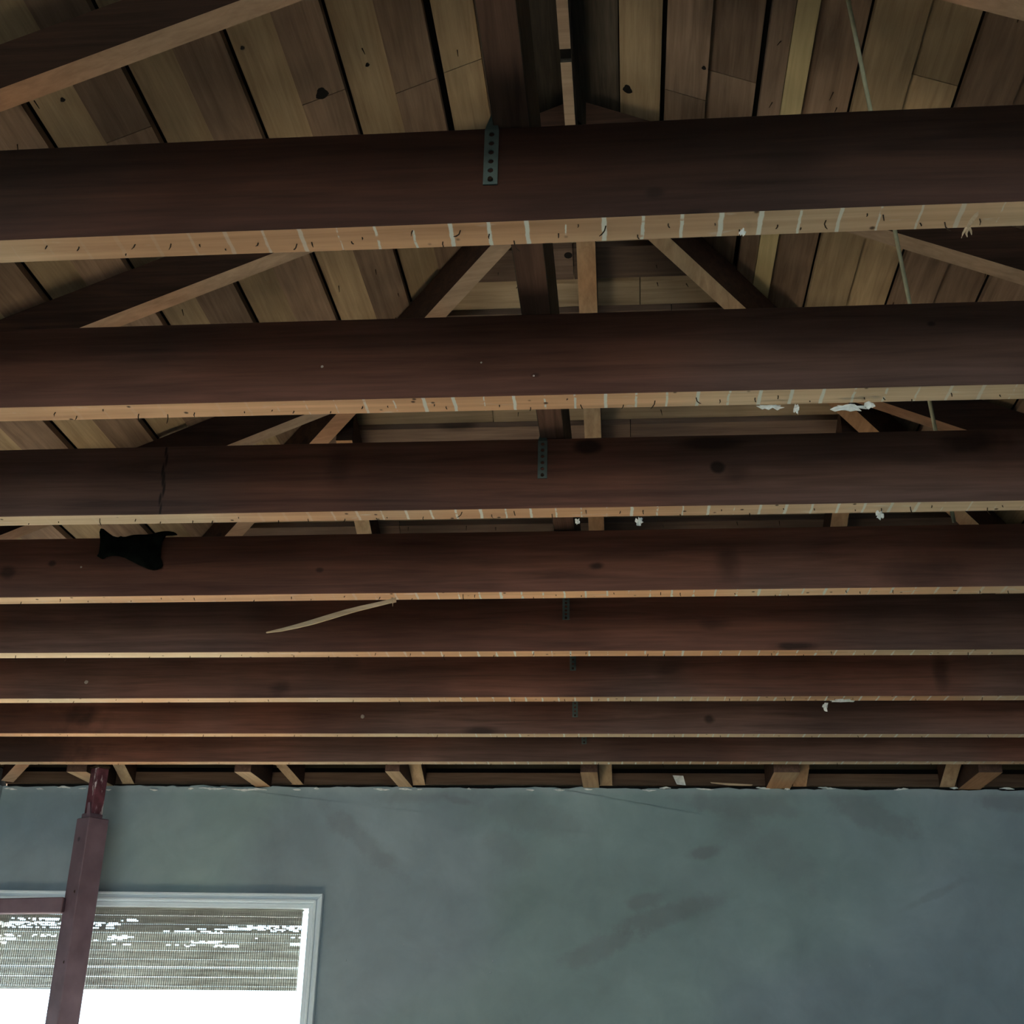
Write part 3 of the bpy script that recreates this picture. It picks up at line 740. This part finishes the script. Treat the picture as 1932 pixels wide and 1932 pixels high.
for v in bm.verts: v.co.y += .0035*math.sin(v.co.x*95+v.co.z*60)-.003
ext = bmesh.ops.extrude_face_region(bm, geom=bm.faces[:]); bmesh.ops.translate(bm, verts=[v for v in ext['geom'] if isinstance(v, bmesh.types.BMVert)], vec=(0, -.0025, 0))
cl = tag(link_mesh('black_cloth', bm, M_cloth, None, 0, True), 'ragged black cloth hung over the fourth joist at the left', 'cloth')

# pale cord strung from the right slope down to the joists
a, b_ = on_slope(1592, -40, zrt, RD-.004), at(1800, 985, Y=2.39)
bm = bmesh.new(); pts = [a.lerp(b_, i/12)+Vector((0, 0, -.0)) for i in range(13)]; tube(bm, pts, .0038, 8)
tag(link_mesh('cord', bm, M_cord, None, 0, True), 'thin pale cord running straight down through the rafters at the right', 'cord')

# ------------------------------------------------------------------ red steel post with cross bar
post = empty('steel_post', (-1.834, 4.20, FL)); tag(post, 'dark red square steel post with a cross bar, standing in front of the window', 'post')
def sq_tube(name, cx, cy_, s, z0, z1, rot, m, hollow=True, parent=post, bev=.003):
    bm = bmesh.new(); h = s/2
    box(bm, -h, h, -h, h, z0, z1)
    bmesh.ops.rotate(bm, verts=bm.verts, cent=(0, 0, 0), matrix=Matrix.Rotation(rot, 3, 'Z'))
    bmesh.ops.translate(bm, verts=bm.verts, vec=(cx, cy_, 0))
    return link_mesh(name, bm, m, parent, bev)
RZ = math.radians(-35.4)
sq_tube('outer_tube', -1.836, 4.20, .078, FL, .699, RZ, M_red)
sq_tube('inner_tube', -1.838, 4.20, .045, .699, .872, RZ, M_redtop)
sq_tube('collar', -1.841, 4.20, .052, .699, .716, RZ, M_red)
sq_tube('head_plate', -1.838, 4.20, .052, .872, .882, RZ, M_rust)
bm = bmesh.new(); slab(bm, [at(x, y, Y=4.165) for x, y in ((162, 1545), (166, 1514), (170, 1513), (171, 1545))], (0, .004, 0)); link_mesh('collar_tab', bm, M_red, post)
bm = bmesh.new(); zc = .411; hexa(bm, [(XL+.003, 4.16, .378), (-1.88, 4.16, .386), (-1.88, 4.21, .386), (XL+.003, 4.21, .378), (XL+.003, 4.16, .424), (-1.88, 4.16, .436), (-1.88, 4.21, .436), (XL+.003, 4.21, .424)])
link_mesh('cross_bar', bm, M_red, post, .003)
for px, py in ((142, 1682), (122, 1815)):
    p = at(px, py, Y=4.155); n = Vector((-.58, -.815, 0))
    bm = bmesh.new(); tube(bm, [p+Vector((0, .03, 0)), p], .0055, 10); link_mesh('bolt', bm, M_rust, post)

# ------------------------------------------------------------------ window and blind
win = empty('window_1', (-1.665, YF, WZ0)); struct(win, 'white framed window, blown out with daylight below its blind')
OX0, OX1, OZ0, OZ1 = -2.2935, -1.059, -.62, .482
def ring(name, x0, x1, z0, z1, wid, y0, y1, m=M_white):
    bm = bmesh.new()
    O = [(x0, z0), (x1, z0), (x1, z1), (x0, z1)]; I = [(x0+wid, z0+wid), (x1-wid, z0+wid), (x1-wid, z1-wid), (x0+wid, z1-wid)]
    for i in range(4):
        j = (i+1) % 4; q = [O[i], O[j], I[j], I[i]]
        slab(bm, [Vector((a_, y0, b2)) for a_, b2 in q], (0, y1-y0, 0))
    return link_mesh(name, bm, m, win, .002)
ring('casing', OX0, OX1, OZ0, OZ1, .032, YF-.016, YF-.0005)
ring('casing_backband', OX0, OX1, OZ0, OZ1, .009, YF-.024, YF-.0165)
ring('casing_bead', OX0+.019, OX1-.019, OZ0+.019, OZ1-.019, .009, YF-.024, YF-.0165)
ring('inner_stop', OX0+.0325, OX1-.0325, OZ0+.0325, OZ1-.0325, .016, YF-.010, YF+.11)
ring('sash', OX0+.0488, OX1-.0488, OZ0+.056, OZ1-.056, .012, YF+.075, YF+.105)
bm = bmesh.new(); box(bm, OX0+.08, OX1-.08, YF+.088, YF+.092, OZ0+.08, OZ1-.08); link_mesh('pane', bm, M_glass, win)
# matchstick blind: individual sticks too fine to pick apart, with broken rows where daylight shows
bl = empty('bamboo_blind', (-1.665, YF+.03, .165)); tag(bl, 'half lowered brown matchstick blind in the window, broken near its top', 'blind')
bm = bmesh.new(); rb = random.Random(9); zt_, zb_ = .428, .166; pitch = .00405; n = int((zt_-zb_)/pitch)
bx0, bx1 = -2.242, -1.138
gaps = []
def gap_row(py, segs):
    z = at(300, py, Y=YF+.03).z
    for a_, b2 in segs: gaps.append((z, at(a_, py, Y=YF+.03).x, at(b2, py, Y=YF+.03).x))
gap_row(1748, [(-60, 235), (430, 575)]); gap_row(1752, [(-60, 230), (350, 562)]); gap_row(1757, [(310, 420)]); gap_row(1744, [(-60, 225), (465, 570)])
gap_row(1768, [(-20, 40), (60, 105), (205, 255), (480, 492)]); gap_row(1776, [(-60, 30), (175, 190), (360, 420)]); gap_row(1783, [(-30, 15), (210, 245), (310, 335), (345, 375), (405, 450)])
gap_row(1772, [(200, 240)])
gap_row(1737, [(20, 110), (230, 260), (568, 580)]); gap_row(1765, [(540, 575)]); gap_row(1778, [(545, 575)])
slope = .012/1.1
for i in range(n):
    z = zt_-i*pitch; hgt = pitch*1.002
    if abs(z-.247) < pitch*.5 or abs(z-.214) < pitch*.5 : hgt = pitch*.75
    elif i % 7 == 4: hgt = pitch*.93
    x = bx0; yc = YF+.03
    while x < bx1-.001:
        x2 = min(bx1+rb.uniform(-.002, .002), x+rb.uniform(.006, .016))
        xm = (x+x2)/2
        zz = z-slope*(bx1-xm)*(i/n)
        drop = any(abs(zz-g0-.002) < .0030 and g1 < xm < g2 and rb.random() < .72 for g0, g1, g2 in gaps)
        if not drop:
            z2 = z-slope*(bx1-x2)*(i/n)
            w0 = 0
            hexa(bm, [(x, yc, zz-hgt+w0), (x2, yc, z2-hgt+w0), (x2, yc+.0015, z2-hgt+w0), (x, yc+.0015, zz-hgt+w0), (x, yc, zz+w0), (x2, yc, z2+w0), (x2, yc+.0015, z2+w0), (x, yc+.0015, zz+w0)])
        x = x2
o = link_mesh('matchsticks', bm, M_bamboo, bl); o['kind'] = 'stuff'
bm = bmesh.new(); x = bx0+.004
while x < bx1:
    box(bm, x, x+.0022, YF+.0285, YF+.0300, zb_, zt_); x += .0078
o = link_mesh('threads', bm, M_bamboo, bl); o['kind'] = 'stuff'
bm = bmesh.new(); box(bm, bx0, bx1+.004, YF+.026, YF+.040, .428, .440); link_mesh('headrail', bm, M_bamboo, bl, .001)
